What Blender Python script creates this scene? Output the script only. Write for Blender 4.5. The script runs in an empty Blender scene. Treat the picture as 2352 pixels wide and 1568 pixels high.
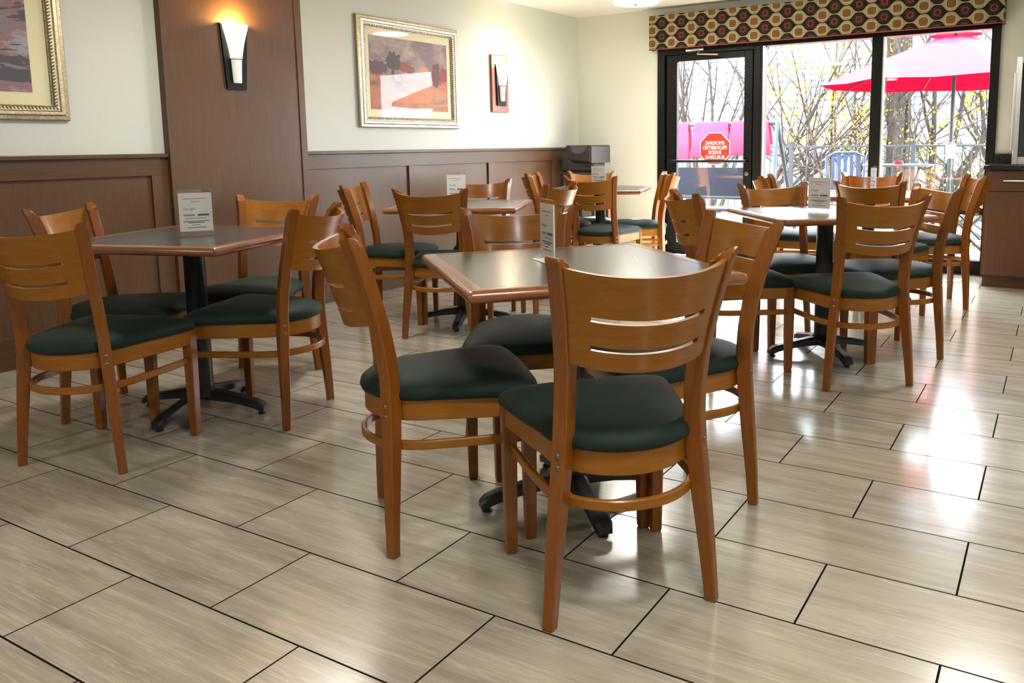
import bpy, bmesh, math, random
from mathutils import Vector, Matrix, Euler
random.seed(7)
C = bpy.context.scene.collection
SC = bpy.context.scene
PI = math.pi
def R(a): return math.radians(a)

# ---------------------------------------------------------------- camera
cam = bpy.data.cameras.new('camera'); camo = bpy.data.objects.new('camera', cam); C.objects.link(camo)
rr, uu, ff = Vector((0.848557, 0.528986, -0.011144)), Vector((-0.060888, 0.11855, 0.991079)), Vector((-0.525588, 0.840309, -0.132805))
m = Matrix((rr, uu, -ff)).transposed().to_4x4(); m.translation = Vector((0, 0, 1.08))
camo.matrix_world = m
cam.sensor_width = 36; cam.sensor_fit = 'HORIZONTAL'; cam.lens = 1890.08 / 2352 * 36
cam.shift_x = (1176 - 1321.81) / 2352; cam.shift_y = (586.23 - 784) / 2352
cam.clip_start = 0.05; cam.clip_end = 200
SC.camera = camo

# ---------------------------------------------------------------- world, sun, portals, exposure
w = bpy.data.worlds.new('daylight'); SC.world = w; w.use_nodes = True
bg = w.node_tree.nodes['Background']; bg.inputs[0].default_value = (0.86, 0.93, 1.0, 1); bg.inputs[1].default_value = 32.0
sd = bpy.data.lights.new('sun', 'SUN'); sd.energy = 110; sd.angle = R(1.2); sd.color = (1, .95, .86)
so = bpy.data.objects.new('sun', sd); C.objects.link(so)
so.rotation_euler = Vector((-0.16, -0.70, -0.66)).to_track_quat('-Z', 'Y').to_euler()
def portal(x0, x1, z0, z1, y):
    d = bpy.data.lights.new('window_portal', 'AREA'); d.shape = 'RECTANGLE'; d.size = x1 - x0; d.size_y = z1 - z0; d.energy = 1
    d.cycles.is_portal = True
    o = bpy.data.objects.new('window_portal', d); C.objects.link(o); o.location = ((x0 + x1) / 2, y, (z0 + z1) / 2)
    o.rotation_euler = (R(-90), 0, 0)
portal(-3.56, -0.70, 0.05, 1.97, 7.34)
vs = SC.view_settings; vs.view_transform = 'Standard'; vs.look = 'None'; vs.gamma = 1; vs.exposure = 0.40; vs.use_curve_mapping = False
cy = SC.cycles
cy.use_denoising = True; cy.max_bounces = 9; cy.diffuse_bounces = 5; cy.glossy_bounces = 4; cy.transmission_bounces = 4
cy.transparent_max_bounces = 14; cy.sample_clamp_indirect = 8; cy.caustics_reflective = False; cy.caustics_refractive = False
cy.use_adaptive_sampling = True; cy.adaptive_threshold = 0.02

# ---------------------------------------------------------------- materials
class NT:
    def __init__(s, name):
        s.m = bpy.data.materials.new(name); s.m.use_nodes = True; s.t = s.m.node_tree; s.t.nodes.clear()
        s.out = s.t.nodes.new('ShaderNodeOutputMaterial')
    def n(s, typ, ins=None, **kw):
        nd = s.t.nodes.new(typ)
        for k, v in kw.items(): setattr(nd, k, v)
        for k, v in (ins or {}).items(): s.set(nd.inputs[k], v)
        return nd
    def set(s, sock, v):
        if hasattr(v, 'is_output') or isinstance(v, bpy.types.NodeSocket): s.t.links.new(v, sock)
        elif isinstance(v, bpy.types.Node): s.t.links.new(v.outputs[0], sock)
        else:
            if isinstance(v, tuple) and len(v) == 3 and sock.type == 'RGBA': v = v + (1,)
            sock.default_value = v
    def M(s, op, a, b=0.0, c=None):
        nd = s.t.nodes.new('ShaderNodeMath'); nd.operation = op; s.set(nd.inputs[0], a); s.set(nd.inputs[1], b)
        if c is not None: s.set(nd.inputs[2], c)
        return nd.outputs[0]
    def mix(s, f, a, b, blend='MIX'):
        nd = s.t.nodes.new('ShaderNodeMix'); nd.data_type = 'RGBA'; nd.blend_type = blend
        s.set(nd.inputs[0], f); s.set(nd.inputs[6], a); s.set(nd.inputs[7], b); return nd.outputs[2]
    def ramp(s, f, stops):
        nd = s.t.nodes.new('ShaderNodeValToRGB'); cr = nd.color_ramp
        while len(cr.elements) < len(stops): cr.elements.new(0.5)
        for e, (p, c) in zip(cr.elements, stops): e.position = p; e.color = c + (1,) if len(c) == 3 else c
        s.set(nd.inputs[0], f); return nd.outputs[0]
    def obj(s, scale=(1, 1, 1), rot=(0, 0, 0), loc=(0, 0, 0)):
        tc = s.n('ShaderNodeTexCoord'); mp = s.n('ShaderNodeMapping', {0: tc.outputs['Object'], 'Scale': scale, 'Rotation': rot, 'Location': loc}); return mp.outputs[0]
    def noise(s, vec, scale, detail=4, rough=.55, dist=0.0):
        return s.n('ShaderNodeTexNoise', {'Vector': vec, 'Scale': scale, 'Detail': detail, 'Roughness': rough, 'Distortion': dist}).outputs[0]
    def bump(s, h, strength=.2, dist=.01):
        return s.n('ShaderNodeBump', {'Height': h, 'Strength': strength, 'Distance': dist}).outputs[0]
    def bsdf(s, color, rough=.5, normal=None, **kw):
        b = s.n('ShaderNodeBsdfPrincipled'); s.set(b.inputs['Base Color'], color); s.set(b.inputs['Roughness'], rough)
        if normal is not None: s.set(b.inputs['Normal'], normal)
        for k, v in kw.items(): s.set(b.inputs[k.replace('_', ' ')], v)
        s.t.links.new(b.outputs[0], s.out.inputs[0]); return s.m
def plain(name, color, rough=.5, **kw): return NT(name).bsdf(color, rough, **kw)
def wood(name, c1, c2, rough=.3, scale=(3, 3, 30), coat=.3, bump=.03, spec=.5):
    s = NT(name); v = s.obj(scale)
    n1 = s.noise(v, 3.0, 6, .6, .6); n2 = s.noise(s.obj(), 2.2, 2)
    col = s.ramp(s.M('ADD', s.M('MULTIPLY', n1, .75), s.M('MULTIPLY', n2, .25)), [(.32, c2), (.68, c1)])
    nm = s.bump(n1, bump, .002)
    return s.bsdf(col, rough, nm, Coat_Weight=coat, Coat_Roughness=.16, Specular_IOR_Level=spec)
M = {}
M['chair'] = wood('honey_wood', (.235, .078, .007), (.17, .049, .005), .36, (40, 40, 4), .12, .03, .35)
M['chairh'] = wood('honey_plywood', (.30, .116, .006), (.22, .077, .005), .33, (4, 4, 30), .14, .03, .35)
M['edge'] = wood('table_edge_wood', (.24, .088, .030), (.17, .058, .019), .28, (6, 6, 20), .3)
M['brown'] = wood('brown_veneer', (.112, .058, .026), (.082, .041, .018), .45, (30, 30, 2.2), .04, .02, .3)
M['brownh'] = wood('brown_veneer_rail', (.100, .051, .023), (.074, .037, .016), .45, (30, 2.2, 30), .04, .02, .3)
M['cab'] = wood('cabinet_veneer', (.085, .036, .018), (.062, .026, .013), .45, (20, 20, 2.0), .0, .02, .3)
M['plate'] = wood('sconce_board', (.27, .095, .05), (.20, .07, .035), .4, (30, 30, 3), .1)
def m_green():
    s = NT('green_vinyl'); n = s.noise(s.obj(), 5, 4); f = s.noise(s.obj(), 160, 2)
    col = s.ramp(n, [(.35, (.007, .017, .013)), (.7, (.014, .028, .022))])
    return s.bsdf(col, .62, s.bump(f, .12, .001), Sheen_Weight=.03, Sheen_Roughness=.5, Specular_IOR_Level=.15)
M['green'] = m_green()
M['laminate'] = (lambda s: s.bsdf(s.ramp(s.noise(s.obj(), 300, 2), [(.3, (.028, .024, .022)), (.7, (.044, .038, .035))]), .26, Specular_IOR_Level=.6))(NT('dark_laminate'))
M['black'] = (lambda s: s.bsdf((.012, .013, .015), .42, s.bump(s.noise(s.obj(), 220, 3), .15, .001)))(NT('black_cast_iron'))
M['frame'] = plain('black_door_metal', (.004, .0045, .005), .45, Specular_IOR_Level=.18)
M['steel'] = plain('brushed_steel', (.62, .62, .60), .28, Metallic=1.0)
M['bolt'] = plain('bolt_metal', (.22, .20, .18), .35, Metallic=1.0)
M['glide'] = plain('dark_glide', (.02, .018, .016), .6)
M['granite'] = (lambda s: s.bsdf(s.ramp(s.noise(s.obj(), 140, 3), [(.45, (.006, .006, .008)), (.72, (.05, .05, .055))]), .12))(NT('black_granite'))
M['wall'] = (lambda s: s.bsdf(s.ramp(s.noise(s.obj((1, 1, 6)), 60, 3), [(.3, (.54, .56, .51)), (.7, (.58, .60, .55))]), .75, s.bump(s.noise(s.obj((1, 1, 5)), 130, 3), .15, .002)))(NT('linen_wallpaper'))
M['ceil'] = plain('white_ceiling', (.66, .65, .61), .9)
M['trimw'] = plain('grey_trim_paint', (.35, .36, .34), .6)
M['plastic'] = (lambda s: s.bsdf((.040, .030, .033), .5, s.bump(s.noise(s.obj(), 300, 2), .2, .001)))(NT('dark_booster_plastic'))
M['white'] = plain('white_card', (.90, .90, .88), .5)
M['ink'] = plain('dark_print', (.03, .03, .04), .6)
M['inkred'] = plain('red_print', (.45, .05, .04), .6)
M['inkblue'] = plain('blue_print', (.05, .08, .20), .6)
M['inkgrey'] = plain('grey_print', (.35, .37, .38), .6)
M['shade'] = None
def m_clear(name, tint, rough=0.0, mixmin=.04):
    s = NT(name); tr = s.n('ShaderNodeBsdfTransparent', {0: tint}); gl = s.n('ShaderNodeBsdfGlossy', {0: (1, 1, 1), 'Roughness': rough})
    lw = s.n('ShaderNodeLayerWeight', {'Blend': .5}); fr = s.M('ADD', s.M('MULTIPLY', s.M('POWER', lw.outputs['Facing'], 5.0), .9), .035)
    mx = s.n('ShaderNodeMixShader', {0: fr, 1: tr.outputs[0], 2: gl.outputs[0]})
    s.t.links.new(mx.outputs[0], s.out.inputs[0]); return s.m
M['glass'] = m_clear('window_glass', (.96, .98, .98))
M['acrylic'] = m_clear('clear_acrylic', (.985, .99, .99), .03)
def m_emit(name, col, e, base=(.8, .8, .78)):
    return plain(name, base, .5, Emission_Color=col, Emission_Strength=e)
M['lampshade'] = m_emit('lit_drum_shade', (1, .95, .86), 2.6)
M['lampdisc'] = m_emit('lit_diffuser', (1, .96, .9), 5.0)
M['bulbglass'] = m_emit('lit_frosted_glass', (1, .90, .72), 7.0)
M['dimglass'] = m_emit('dim_frosted_glass', (.95, .97, .85), .28, (.6, .62, .56))
M['gold'] = (lambda s: s.bsdf(s.ramp(s.noise(s.obj(), 90, 3), [(.3, (.30, .25, .15)), (.7, (.55, .48, .34))]), .38, Metallic=.85))(NT('antique_gold'))
M['golddark'] = plain('dark_gold', (.10, .075, .04), .5, Metallic=.5)
M['mat'] = plain('cream_mount', (.70, .66, .42), .7, Coat_Weight=.32, Coat_Roughness=.02)
M['redcloth'] = None
def m_cloth(name, col, tcol, f=.5):
    s = NT(name); d = s.n('ShaderNodeBsdfDiffuse', {0: col}); t = s.n('ShaderNodeBsdfTranslucent', {0: tcol})
    mx = s.n('ShaderNodeMixShader', {0: f, 1: d.outputs[0], 2: t.outputs[0]}); s.t.links.new(mx.outputs[0], s.out.inputs[0]); return s.m
M['redcloth'] = m_cloth('red_umbrella_cloth', (.85, .024, .055), (.30, .0008, .006), .2)
M['pink'] = m_cloth('faded_red_cushion', (.60, .022, .045), (.5, .01, .03), .15)
M['blue'] = plain('blue_painted_metal', (.007, .018, .045), .45, Specular_IOR_Level=.3)
M['greym'] = plain('grey_painted_metal', (.0075, .0095, .012), .5, Specular_IOR_Level=.2)
M['sling'] = plain('dark_blue_sling', (.0028, .0034, .0085), .5, Specular_IOR_Level=.08)
M['orange'] = wood('orange_patio_wood', (.35, .16, .05), (.22, .09, .03), .5, (4, 30, 4), 0)
M['bark'] = (lambda s: s.bsdf(s.ramp(s.noise(s.obj((1, 1, .4)), 30, 5, .7), [(.35, (.010, .008, .007)), (.6, (.026, .021, .018)), (.8, (.07, .06, .052))]), .9, Specular_IOR_Level=.05))(NT('grey_bark'))
M['barkr'] = plain('red_bark', (.035, .012, .005), .9)
M['leafy'] = m_cloth('yellow_leaves', (.40, .16, .010), (.45, .22, .014), .5)
M['leafg'] = m_cloth('pale_green_leaves', (.06, .075, .03), (.08, .09, .03), .5)
def m_roof():
    s = NT('pale_shingles'); v = s.obj()
    sp = s.n('ShaderNodeSeparateXYZ', {0: v}); row = s.M('FRACT', s.M('MULTIPLY', sp.outputs[1], 3.0))
    nz = s.noise(s.obj((1.3, 12, 1)), 2.2, 3); ln = s.M('MULTIPLY', s.M('LESS_THAN', row, .34), s.M('GREATER_THAN', nz, .42))
    col = s.mix(ln, (.10, .11, .12), (.022, .026, .034)); return s.bsdf(col, .8, Specular_IOR_Level=0.0)
M['roof'] = m_roof()
M['patio'] = (lambda s: s.bsdf(s.ramp(s.noise(s.obj(), 3, 4), [(.3, (.22, .21, .20)), (.7, (.30, .29, .27))]), .8, Specular_IOR_Level=.1))(NT('pale_concrete'))
M['litter'] = (lambda s: s.bsdf(s.ramp(s.noise(s.obj(), 9, 6, .8), [(.35, (.05, .03, .015)), (.5, (.20, .12, .06)), (.62, (.24, .22, .18)), (.8, (.10, .11, .04))]), .95, Specular_IOR_Level=0.0))(NT('leaf_litter'))

TA = R(1.6268); TW, TL = .305737, .611244
def m_floor():
    s = NT('striped_porcelain_tile'); tc = s.n('ShaderNodeTexCoord')
    rot = s.n('ShaderNodeMapping', {0: tc.outputs['Object'], 'Rotation': (0, 0, -TA), 'Location': (1.682267 + TL / 2 + 61.1244, -1.132445 + TW * 100, 0)}).outputs[0]
    br = s.n('ShaderNodeTexBrick', {'Vector': rot, 'Color1': (0, 0, 0, 1), 'Color2': (1, 1, 1, 1), 'Mortar': (0, 0, 0, 1), 'Scale': 1.0,
             'Mortar Size': .0026, 'Mortar Smooth': .08, 'Bias': 0.0, 'Brick Width': TL, 'Row Height': TW}, offset=.5, offset_frequency=2, squash=1.0)
    rnd = br.outputs[0]; mort = br.outputs[1]
    off = s.n('ShaderNodeVectorMath', {0: rot, 1: rnd}, operation='ADD')
    sh = s.n('ShaderNodeVectorMath', {0: rnd}, operation='SCALE'); sh.inputs[3].default_value = 37.0
    pos = s.n('ShaderNodeVectorMath', {0: rot, 1: sh.outputs[0]}, operation='ADD').outputs[0]
    fine = s.noise(s.n('ShaderNodeMapping', {0: pos, 'Scale': (3.0, 120, 1)}).outputs[0], 2.2, 6, .68, .3)
    wide = s.noise(s.n('ShaderNodeMapping', {0: pos, 'Scale': (1.1, 9, 1)}).outputs[0], 2.0, 4, .6, .5)
    vein = s.noise(s.n('ShaderNodeMapping', {0: pos, 'Scale': (.9, 24, 1)}).outputs[0], 1.7, 5, .6, .5)
    base = s.ramp(wide, [(.30, (.30, .262, .195)), (.50, (.40, .365, .285)), (.72, (.50, .465, .37))])
    col = s.mix(s.M('MULTIPLY', s.M('SUBTRACT', fine, .35), .9), base, (.20, .170, .125))
    vm = s.M('MULTIPLY', s.M('SMOOTH_MIN', s.M('MAXIMUM', s.M('SUBTRACT', 1.0, s.M('MULTIPLY', s.M('ABSOLUTE', s.M('SUBTRACT', vein, .56)), 42)), 0.0), 1.0, .1), .5)
    col = s.mix(vm, col, (.60, .56, .44))
    col = s.mix(s.M('MULTIPLY', rnd, .10), col, (.26, .235, .20))
    col = s.mix(mort, col, (.014, .010, .008))
    rough = s.M('ADD', s.M('MULTIPLY', fine, .12), .16)
    rough = s.M('ADD', rough, s.M('MULTIPLY', mort, .4))
    h = s.M('SUBTRACT', s.M('MULTIPLY', fine, .14), mort)
    return s.bsdf(col, rough, s.bump(h, .18, .0015), Specular_IOR_Level=s.M('SUBTRACT', 1.0, mort), Coat_Weight=s.M('MULTIPLY', s.M('SUBTRACT', 1.0, mort), .35), Coat_Roughness=.15)
M['floor'] = m_floor()

def m_valance():
    s = NT('ogee_fabric'); sp = s.n('ShaderNodeSeparateXYZ', {0: s.n('ShaderNodeTexCoord').outputs['Object']})
    x, z = s.M('ADD', sp.outputs[0], 10.0), s.M('ADD', sp.outputs[2], 10.0)
    PX, PZ = .2, .121
    def cell(v, p, o):   # signed distance to nearest lattice line
        return s.M('SUBTRACT', s.M('FLOORED_MODULO', s.M('ADD', v, p / 2 - o), p), p / 2)
    dx, dz = cell(x, PX, .03), cell(z, PZ, .035)
    gx, gz = cell(x, PX, .03 + PX / 2), cell(z, PZ, .035 + PZ / 2)
    cosx = s.M('COSINE', s.M('MULTIPLY', dx, 2 * PI / PX))
    hh = s.M('ADD', s.M('MULTIPLY', s.M('TANGENT', s.M('MULTIPLY', s.M('MULTIPLY', cosx, .95), 1.0)), .0), s.M('ADD', s.M('MULTIPLY', s.M('HYPERBOLIC_TANGENT' if False else 'SINE', s.M('MULTIPLY', cosx, 1.45)), .0275), .0302))
    dark = s.M('LESS_THAN', s.M('ABSOLUTE', dz), hh)
    def sq(a, b, sx=1.0):
        a = s.M('MULTIPLY', s.M('ABSOLUTE', a), sx); b = s.M('ABSOLUTE', b)
        return s.M('POWER', s.M('ADD', s.M('POWER', a, 3), s.M('POWER', b, 3)), 1 / 3)
    dr, dg = sq(dx, dz), sq(gx, gz, .92)
    cream = s.mix(s.M('MULTIPLY', s.M('LESS_THAN', s.M('FRACT', s.M('MULTIPLY', s.M('ARCTAN2', gz, gx), 12)), .3), s.M('GREATER_THAN', dg, .040)), (.30, .265, .17), (.11, .085, .05))
    col = s.mix(dark, cream, (.014, .008, .006))
    col = s.mix(s.M('MULTIPLY', dark, s.M('LESS_THAN', dr, .045)), col, (.024, .019, .013))
    col = s.mix(s.M('LESS_THAN', dr, .026), col, (.10, .055, .052))
    col = s.mix(s.M('LESS_THAN', dr, .0165), col, (.11, .005, .005))
    col = s.mix(s.M('LESS_THAN', dg, .0305), col, (.04, .02, .012))
    gold = s.mix(s.M('LESS_THAN', dg, .016), (.15, .08, .018), (.16, .065, .012))
    col = s.mix(s.M('LESS_THAN', dg, .027), col, gold)
    return s.bsdf(col, .85, s.bump(s.noise(s.obj(), 400, 2), .2, .001), Specular_IOR_Level=.08)
M['valance'] = m_valance()

def m_painting(name, kind):
    s = NT(name); sp = s.n('ShaderNodeSeparateXYZ', {0: s.n('ShaderNodeTexCoord').outputs['Object']})
    y, z = sp.outputs[1], sp.outputs[2]   # local: y 0..W, z 0..H
    v = s.obj()
    n1 = s.noise(s.obj((1, 1, 1.6)), 4.2, 7, .68, .15); n2 = s.noise(v, 9, 5, .65, .4); n3 = s.noise(s.obj((1, .4, 1.6)), 5, 4, .6, .5)
    n4 = s.noise(v, 26, 5, .7, .3)
    if kind == 0:
        W, H = .85, .545
        u = s.M('DIVIDE', y, W); t = s.M('DIVIDE', z, H)
        sky = s.ramp(n1, [(.30, (.13, .13, .17)), (.45, (.19, .14, .15)), (.58, (.38, .29, .24)), (.72, (.50, .42, .30))])
        sky = s.mix(s.M('MULTIPLY', n2, .35), sky, (.16, .11, .14))
        gnd = s.ramp(n3, [(.30, (.06, .035, .03)), (.48, (.34, .12, .05)), (.6, (.45, .22, .10)), (.75, (.16, .09, .08))])
        hz = s.M('ADD', .50, s.M('MULTIPLY', s.M('SUBTRACT', n2, .5), .12))
        col = s.mix(s.M('LESS_THAN', t, hz), sky, gnd)
        def blob(cx, cy_, rx, ry, c):
            nonlocal col
            a = s.M('DIVIDE', s.M('SUBTRACT', u, cx), rx); b = s.M('DIVIDE', s.M('SUBTRACT', t, cy_), ry)
            d = s.M('ADD', s.M('ADD', s.M('MULTIPLY', a, a), s.M('MULTIPLY', b, b)), s.M('MULTIPLY', s.M('SUBTRACT', n4, .5), 3.2))
            col = s.mix(s.M('LESS_THAN', d, 1.0), col, s.mix(n2, c, tuple(q * 2.2 for q in c)))
        blob(.08, .56, .13, .10, (.05, .018, .025)); blob(.42, .60, .09, .07, (.14, .03, .03)); blob(.50, .56, .06, .06, (.14, .03, .03))
        blob(.29, .66, .085, .13, (.035, .024, .020)); blob(.28, .52, .02, .12, (.03, .02, .02)); blob(.70, .57, .06, .06, (.40, .14, .07))
        blob(.85, .52, .07, .17, (.07, .022, .016)); blob(.96, .54, .06, .11, (.13, .02, .025)); blob(.60, .50, .10, .03, (.08, .10, .14))
    else:
        col = s.ramp(n1, [(.28, (.045, .05, .065)), (.40, (.18, .17, .20)), (.52, (.24, .11, .12)), (.62, (.30, .28, .31)), (.78, (.10, .09, .10))])
        col = s.mix(s.M('GREATER_THAN', s.M('ADD', n3, s.M('MULTIPLY', z, .12)), .60), col, (.055, .055, .07))
    return s.bsdf(col, .6, Coat_Weight=.32, Coat_Roughness=.02)
M['art0'] = m_painting('landscape_print', 0); M['art1'] = m_painting('abstract_print', 1)

# ---------------------------------------------------------------- mesh helpers
class MB:
    def __init__(s): s.bm = bmesh.new(); s.curved = False; s.flat = False
    def verts(s, pts): return [s.bm.verts.new(p) for p in pts]
    def face(s, vs):
        try: return s.bm.faces.new(vs)
        except ValueError: return None
    def loft(s, rings, closed=True, cap=True):
        s.curved = True
        L = [s.verts(r) for r in rings]; n = len(L[0])
        for a, b in zip(L, L[1:]):
            for i in range(n if closed else n - 1):
                j = (i + 1) % n; s.face([a[i], a[j], b[j], b[i]])
        if cap and closed:
            s.face(list(reversed(L[0]))); s.face(L[-1])
        return s
    def box(s, c, d, bevel=0.0, rot=None):
        r = bmesh.ops.create_cube(s.bm, size=1.0)['verts']
        mt = Matrix.Translation(c) @ (rot.to_matrix().to_4x4() if rot else Matrix.Identity(4)) @ Matrix.Diagonal((d[0], d[1], d[2], 1))
        bmesh.ops.transform(s.bm, matrix=mt, verts=r)
        if bevel > 0:
            s.flat = True
            es = list({e for v in r for e in v.link_edges})
            bmesh.ops.bevel(s.bm, geom=es, offset=bevel, segments=2, affect='EDGES', profile=.5)
        return s
    def b2(s, x0, x1, y0, y1, z0, z1, bevel=0.0): return s.box(((x0 + x1) / 2, (y0 + y1) / 2, (z0 + z1) / 2), (abs(x1 - x0), abs(y1 - y0), abs(z1 - z0)), bevel)
    def lathe(s, prof, c=(0, 0, 0), seg=24, sx=1, sy=1):
        rings = [[(c[0] + r * sx * math.cos(2 * PI * i / seg), c[1] + r * sy * math.sin(2 * PI * i / seg), c[2] + z) for i in range(seg)] for r, z in prof]
        return s.loft(rings)
    def tube(s, path, rad, seg=8):
        path = [Vector(p) for p in path]; n = len(path)
        rads = rad if isinstance(rad, (list, tuple)) else [rad] * n
        rings = []; prev = None
        for i, p in enumerate(path):
            t = (path[min(i + 1, n - 1)] - path[max(i - 1, 0)]).normalized()
            a = prev if prev is not None else (Vector((0, 0, 1)) if abs(t.z) < .9 else Vector((1, 0, 0)))
            a = (a - t * a.dot(t)).normalized(); prev = a; b = t.cross(a)
            rings.append([p + (a * math.cos(2 * PI * k / seg) + b * math.sin(2 * PI * k / seg)) * rads[i] for k in range(seg)])
        return s.loft(rings)
    def ribbon(s, path, wn, h, closed=False, zs=None):
        """path: (x,y) list; horizontal bent strip: thickness wn, from z0 to z1"""
        z0, z1 = h; n = len(path); rings = []
        for i in range(n):
            a = Vector(path[(i - 1) % n] if closed else path[max(i - 1, 0)]); b = Vector(path[(i + 1) % n] if closed else path[min(i + 1, n - 1)])
            t = (b - a).normalized(); nn = Vector((t.y, -t.x)); p = Vector(path[i]); c = .003
            o, q = p + nn * wn / 2, p - nn * wn / 2
            oc, qc = p + nn * (wn / 2 - c), p - nn * (wn / 2 - c)
            rings.append([(o.x, o.y, z0 + c), (o.x, o.y, z1 - c), (oc.x, oc.y, z1), (qc.x, qc.y, z1), (q.x, q.y, z1 - c), (q.x, q.y, z0 + c), (qc.x, qc.y, z0), (oc.x, oc.y, z0)])
        if closed: rings.append(rings[0])
        return s.loft(rings, cap=not closed)
    def mesh(s, name, angle=38):
        bmesh.ops.remove_doubles(s.bm, verts=s.bm.verts, dist=1e-6)
        bmesh.ops.recalc_face_normals(s.bm, faces=s.bm.faces)
        me = bpy.data.meshes.new(name); s.bm.to_mesh(me); s.bm.free()
        for p in me.polygons: p.use_smooth = True
        me.set_sharp_from_angle(angle=R(15 if s.flat and not s.curved else angle)); return me
def obj(name, mb, mat, parent=None, loc=None, angle=38, **tags):
    me = mb.mesh(name, angle) if isinstance(mb, MB) else mb
    if not me.materials: me.materials.append(M[mat] if isinstance(mat, str) else mat)
    o = bpy.data.objects.new(name, me); C.objects.link(o); o.parent = parent
    if loc is not None: o.location = loc
    for k, v in tags.items(): o[k] = v
    return o
def thing(name, label, cat, loc=(0, 0, 0), rz=0, group=None):
    o = bpy.data.objects.new(name, None); C.objects.link(o); o.location = loc; o.rotation_euler = (0, 0, rz)
    o.empty_display_size = .1; o['label'] = label; o['category'] = cat
    if group: o['group'] = group
    return o
def struct(name, mb, mat, angle=38): return obj(name, mb, mat, None, angle=angle, kind='structure')
def dup(o, parent=None):
    c = o.copy(); C.objects.link(c); c.parent = parent
    for ch in o.children: dup(ch, c)
    return c
def text_mesh(txt, size, depth, bold=0.0):
    cu = bpy.data.curves.new('t', 'FONT'); cu.body = txt; cu.size = size; cu.extrude = depth; cu.align_x = 'CENTER'; cu.align_y = 'CENTER'; cu.offset = bold
    cu.resolution_u = 3
    o = bpy.data.objects.new('t', cu); C.objects.link(o); bpy.context.view_layer.update()
    me = bpy.data.meshes.new_from_object(o.evaluated_get(bpy.context.evaluated_depsgraph_get()))
    bpy.data.objects.remove(o); bpy.data.curves.remove(cu); return me

# ================================================================ the room
XL, YB, ZC = -4.517, 7.308, 2.357
XR, YF = 3.2, -3.6
struct('floor', MB().b2(XL - .15, XR + .15, YF - .15, YB + .1, -.1, 0), 'floor')
struct('ceiling', MB().b2(XL - .15, XR + .15, YF - .15, YB + .15, ZC, ZC + .1), 'ceil')
struct('wall_left', MB().b2(XL - .15, XL, YF - .15, YB + .15, 0, ZC), 'wall')
struct('wall_right', MB().b2(XR, XR + .15, YF - .15, YB + .15, 0, ZC), 'wall')
struct('wall_front', MB().b2(XL, XR, YF - .15, YF, 0, ZC), 'wall')
WX0, WX1, WZ1 = -3.605, -.655, 1.99
wb = MB(); wb.b2(XL, WX0, YB, YB + .15, 0, ZC); wb.b2(WX1, XR, YB, YB + .15, 0, ZC); wb.b2(WX0, WX1, YB, YB + .15, WZ1, ZC)
struct('wall_back', wb, 'wall')

# wainscot on the left wall, each run one panel thing of the setting
def wainscot(name, y0, y1, stiles):
    t = bpy.data.objects.new(name, None); C.objects.link(t); t['kind'] = 'structure'
    obj('wainscot_panel', MB().b2(XL, XL + .006, y0, y1, .10, 1.03), 'brown', t)
    obj('wainscot_cap', MB().b2(XL, XL + .04, y0, y1, 1.035, 1.058, .004), 'brownh', t)
    obj('wainscot_rail', MB().b2(XL, XL + .022, y0, y1, .935, 1.035, .002), 'brownh', t)
    obj('wainscot_base', MB().b2(XL, XL + .022, y0, y1, 0, .165, .002), 'brownh', t)
    for s in stiles: obj('wainscot_stile', MB().b2(XL, XL + .0215, s, s + .105, .165, .935, .001), 'brown', t)
wainscot('trim_1', YF, 2.79, [2.69, 1.69, .69, -.31, -1.31])
wainscot('trim_2', 3.77, YB, [3.77, 4.765, 5.765, 6.765])
p = bpy.data.objects.new('trim_3', None); C.objects.link(p); p['kind'] = 'structure'
obj('pilaster_panel', MB().b2(XL, XL + .045, 2.79, 3.77, 0, ZC), 'brown', p)
for a in (2.79, 3.722): obj('pilaster_edge', MB().b2(XL + .045, XL + .052, a, a + .048 if a > 3 else a + .022, 0, ZC, .001), 'brown', p)

# glazed door and windows, black metal frames with panes of glass
yf0, yf1 = YB - .02, YB + .10
d = bpy.data.objects.new('door_1', None); C.objects.link(d); d['kind'] = 'structure'
fr = MB(); fr.b2(WX0, -3.53, yf0, yf1, 0, WZ1, .003); fr.b2(-2.64, -2.575, yf0, yf1, 0, WZ1, .003); fr.b2(-3.53, -2.64, yf0, yf1, 1.918, WZ1, .003); fr.b2(-3.54, -2.63, YB + .055, yf1, 1.88, WZ1); fr.b2(-3.54, -3.49, YB + .055, yf1, 0, WZ1); fr.b2(-2.68, -2.63, YB + .055, yf1, 0, WZ1)
obj('door_frame', fr, 'frame', d)
lf = MB(); lf.b2(-3.515, -3.407, YB, YB + .05, .012, 1.915, .004); lf.b2(-2.735, -2.655, YB, YB + .05, .012, 1.915, .004)
lf.b2(-3.407, -2.735, YB, YB + .05, 1.855, 1.915, .003); lf.b2(-3.407, -2.735, YB, YB + .05, .012, .13, .003)
obj('door_leaf', lf, 'frame', d)
obj('door_glass', MB().b2(-3.407, -2.735, YB + .022, YB + .028, .13, 1.855), 'glass', d)
pb = MB(); pb.tube([(-3.47, YB - .05, .915), (-2.69, YB - .05, .915)], .013, 10); pb.tube([(-3.47, YB - .05, .915), (-3.47, YB + .01, .915)], .012); pb.tube([(-2.69, YB - .05, .915), (-2.69, YB + .01, .915)], .012)
obj('door_bar', pb, 'frame', d)
obj('door_lock', MB().lathe([(.016, 0), (.018, .012), (.012, .014)], (0, 0, 0), 16), 'bolt', d, loc=(-2.695, YB - .006, .80)).rotation_euler = (R(90), 0, 0)
dc = MB(); dc.b2(-3.30, -3.12, YB - .045, YB, 1.935, 1.965, .004); dc.tube([(-3.16, YB - .05, 1.93), (-3.17, YB - .07, 1.905), (-2.95, YB - .11, 1.885)], .007)
obj('door_closer', dc, 'steel', d)
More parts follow.
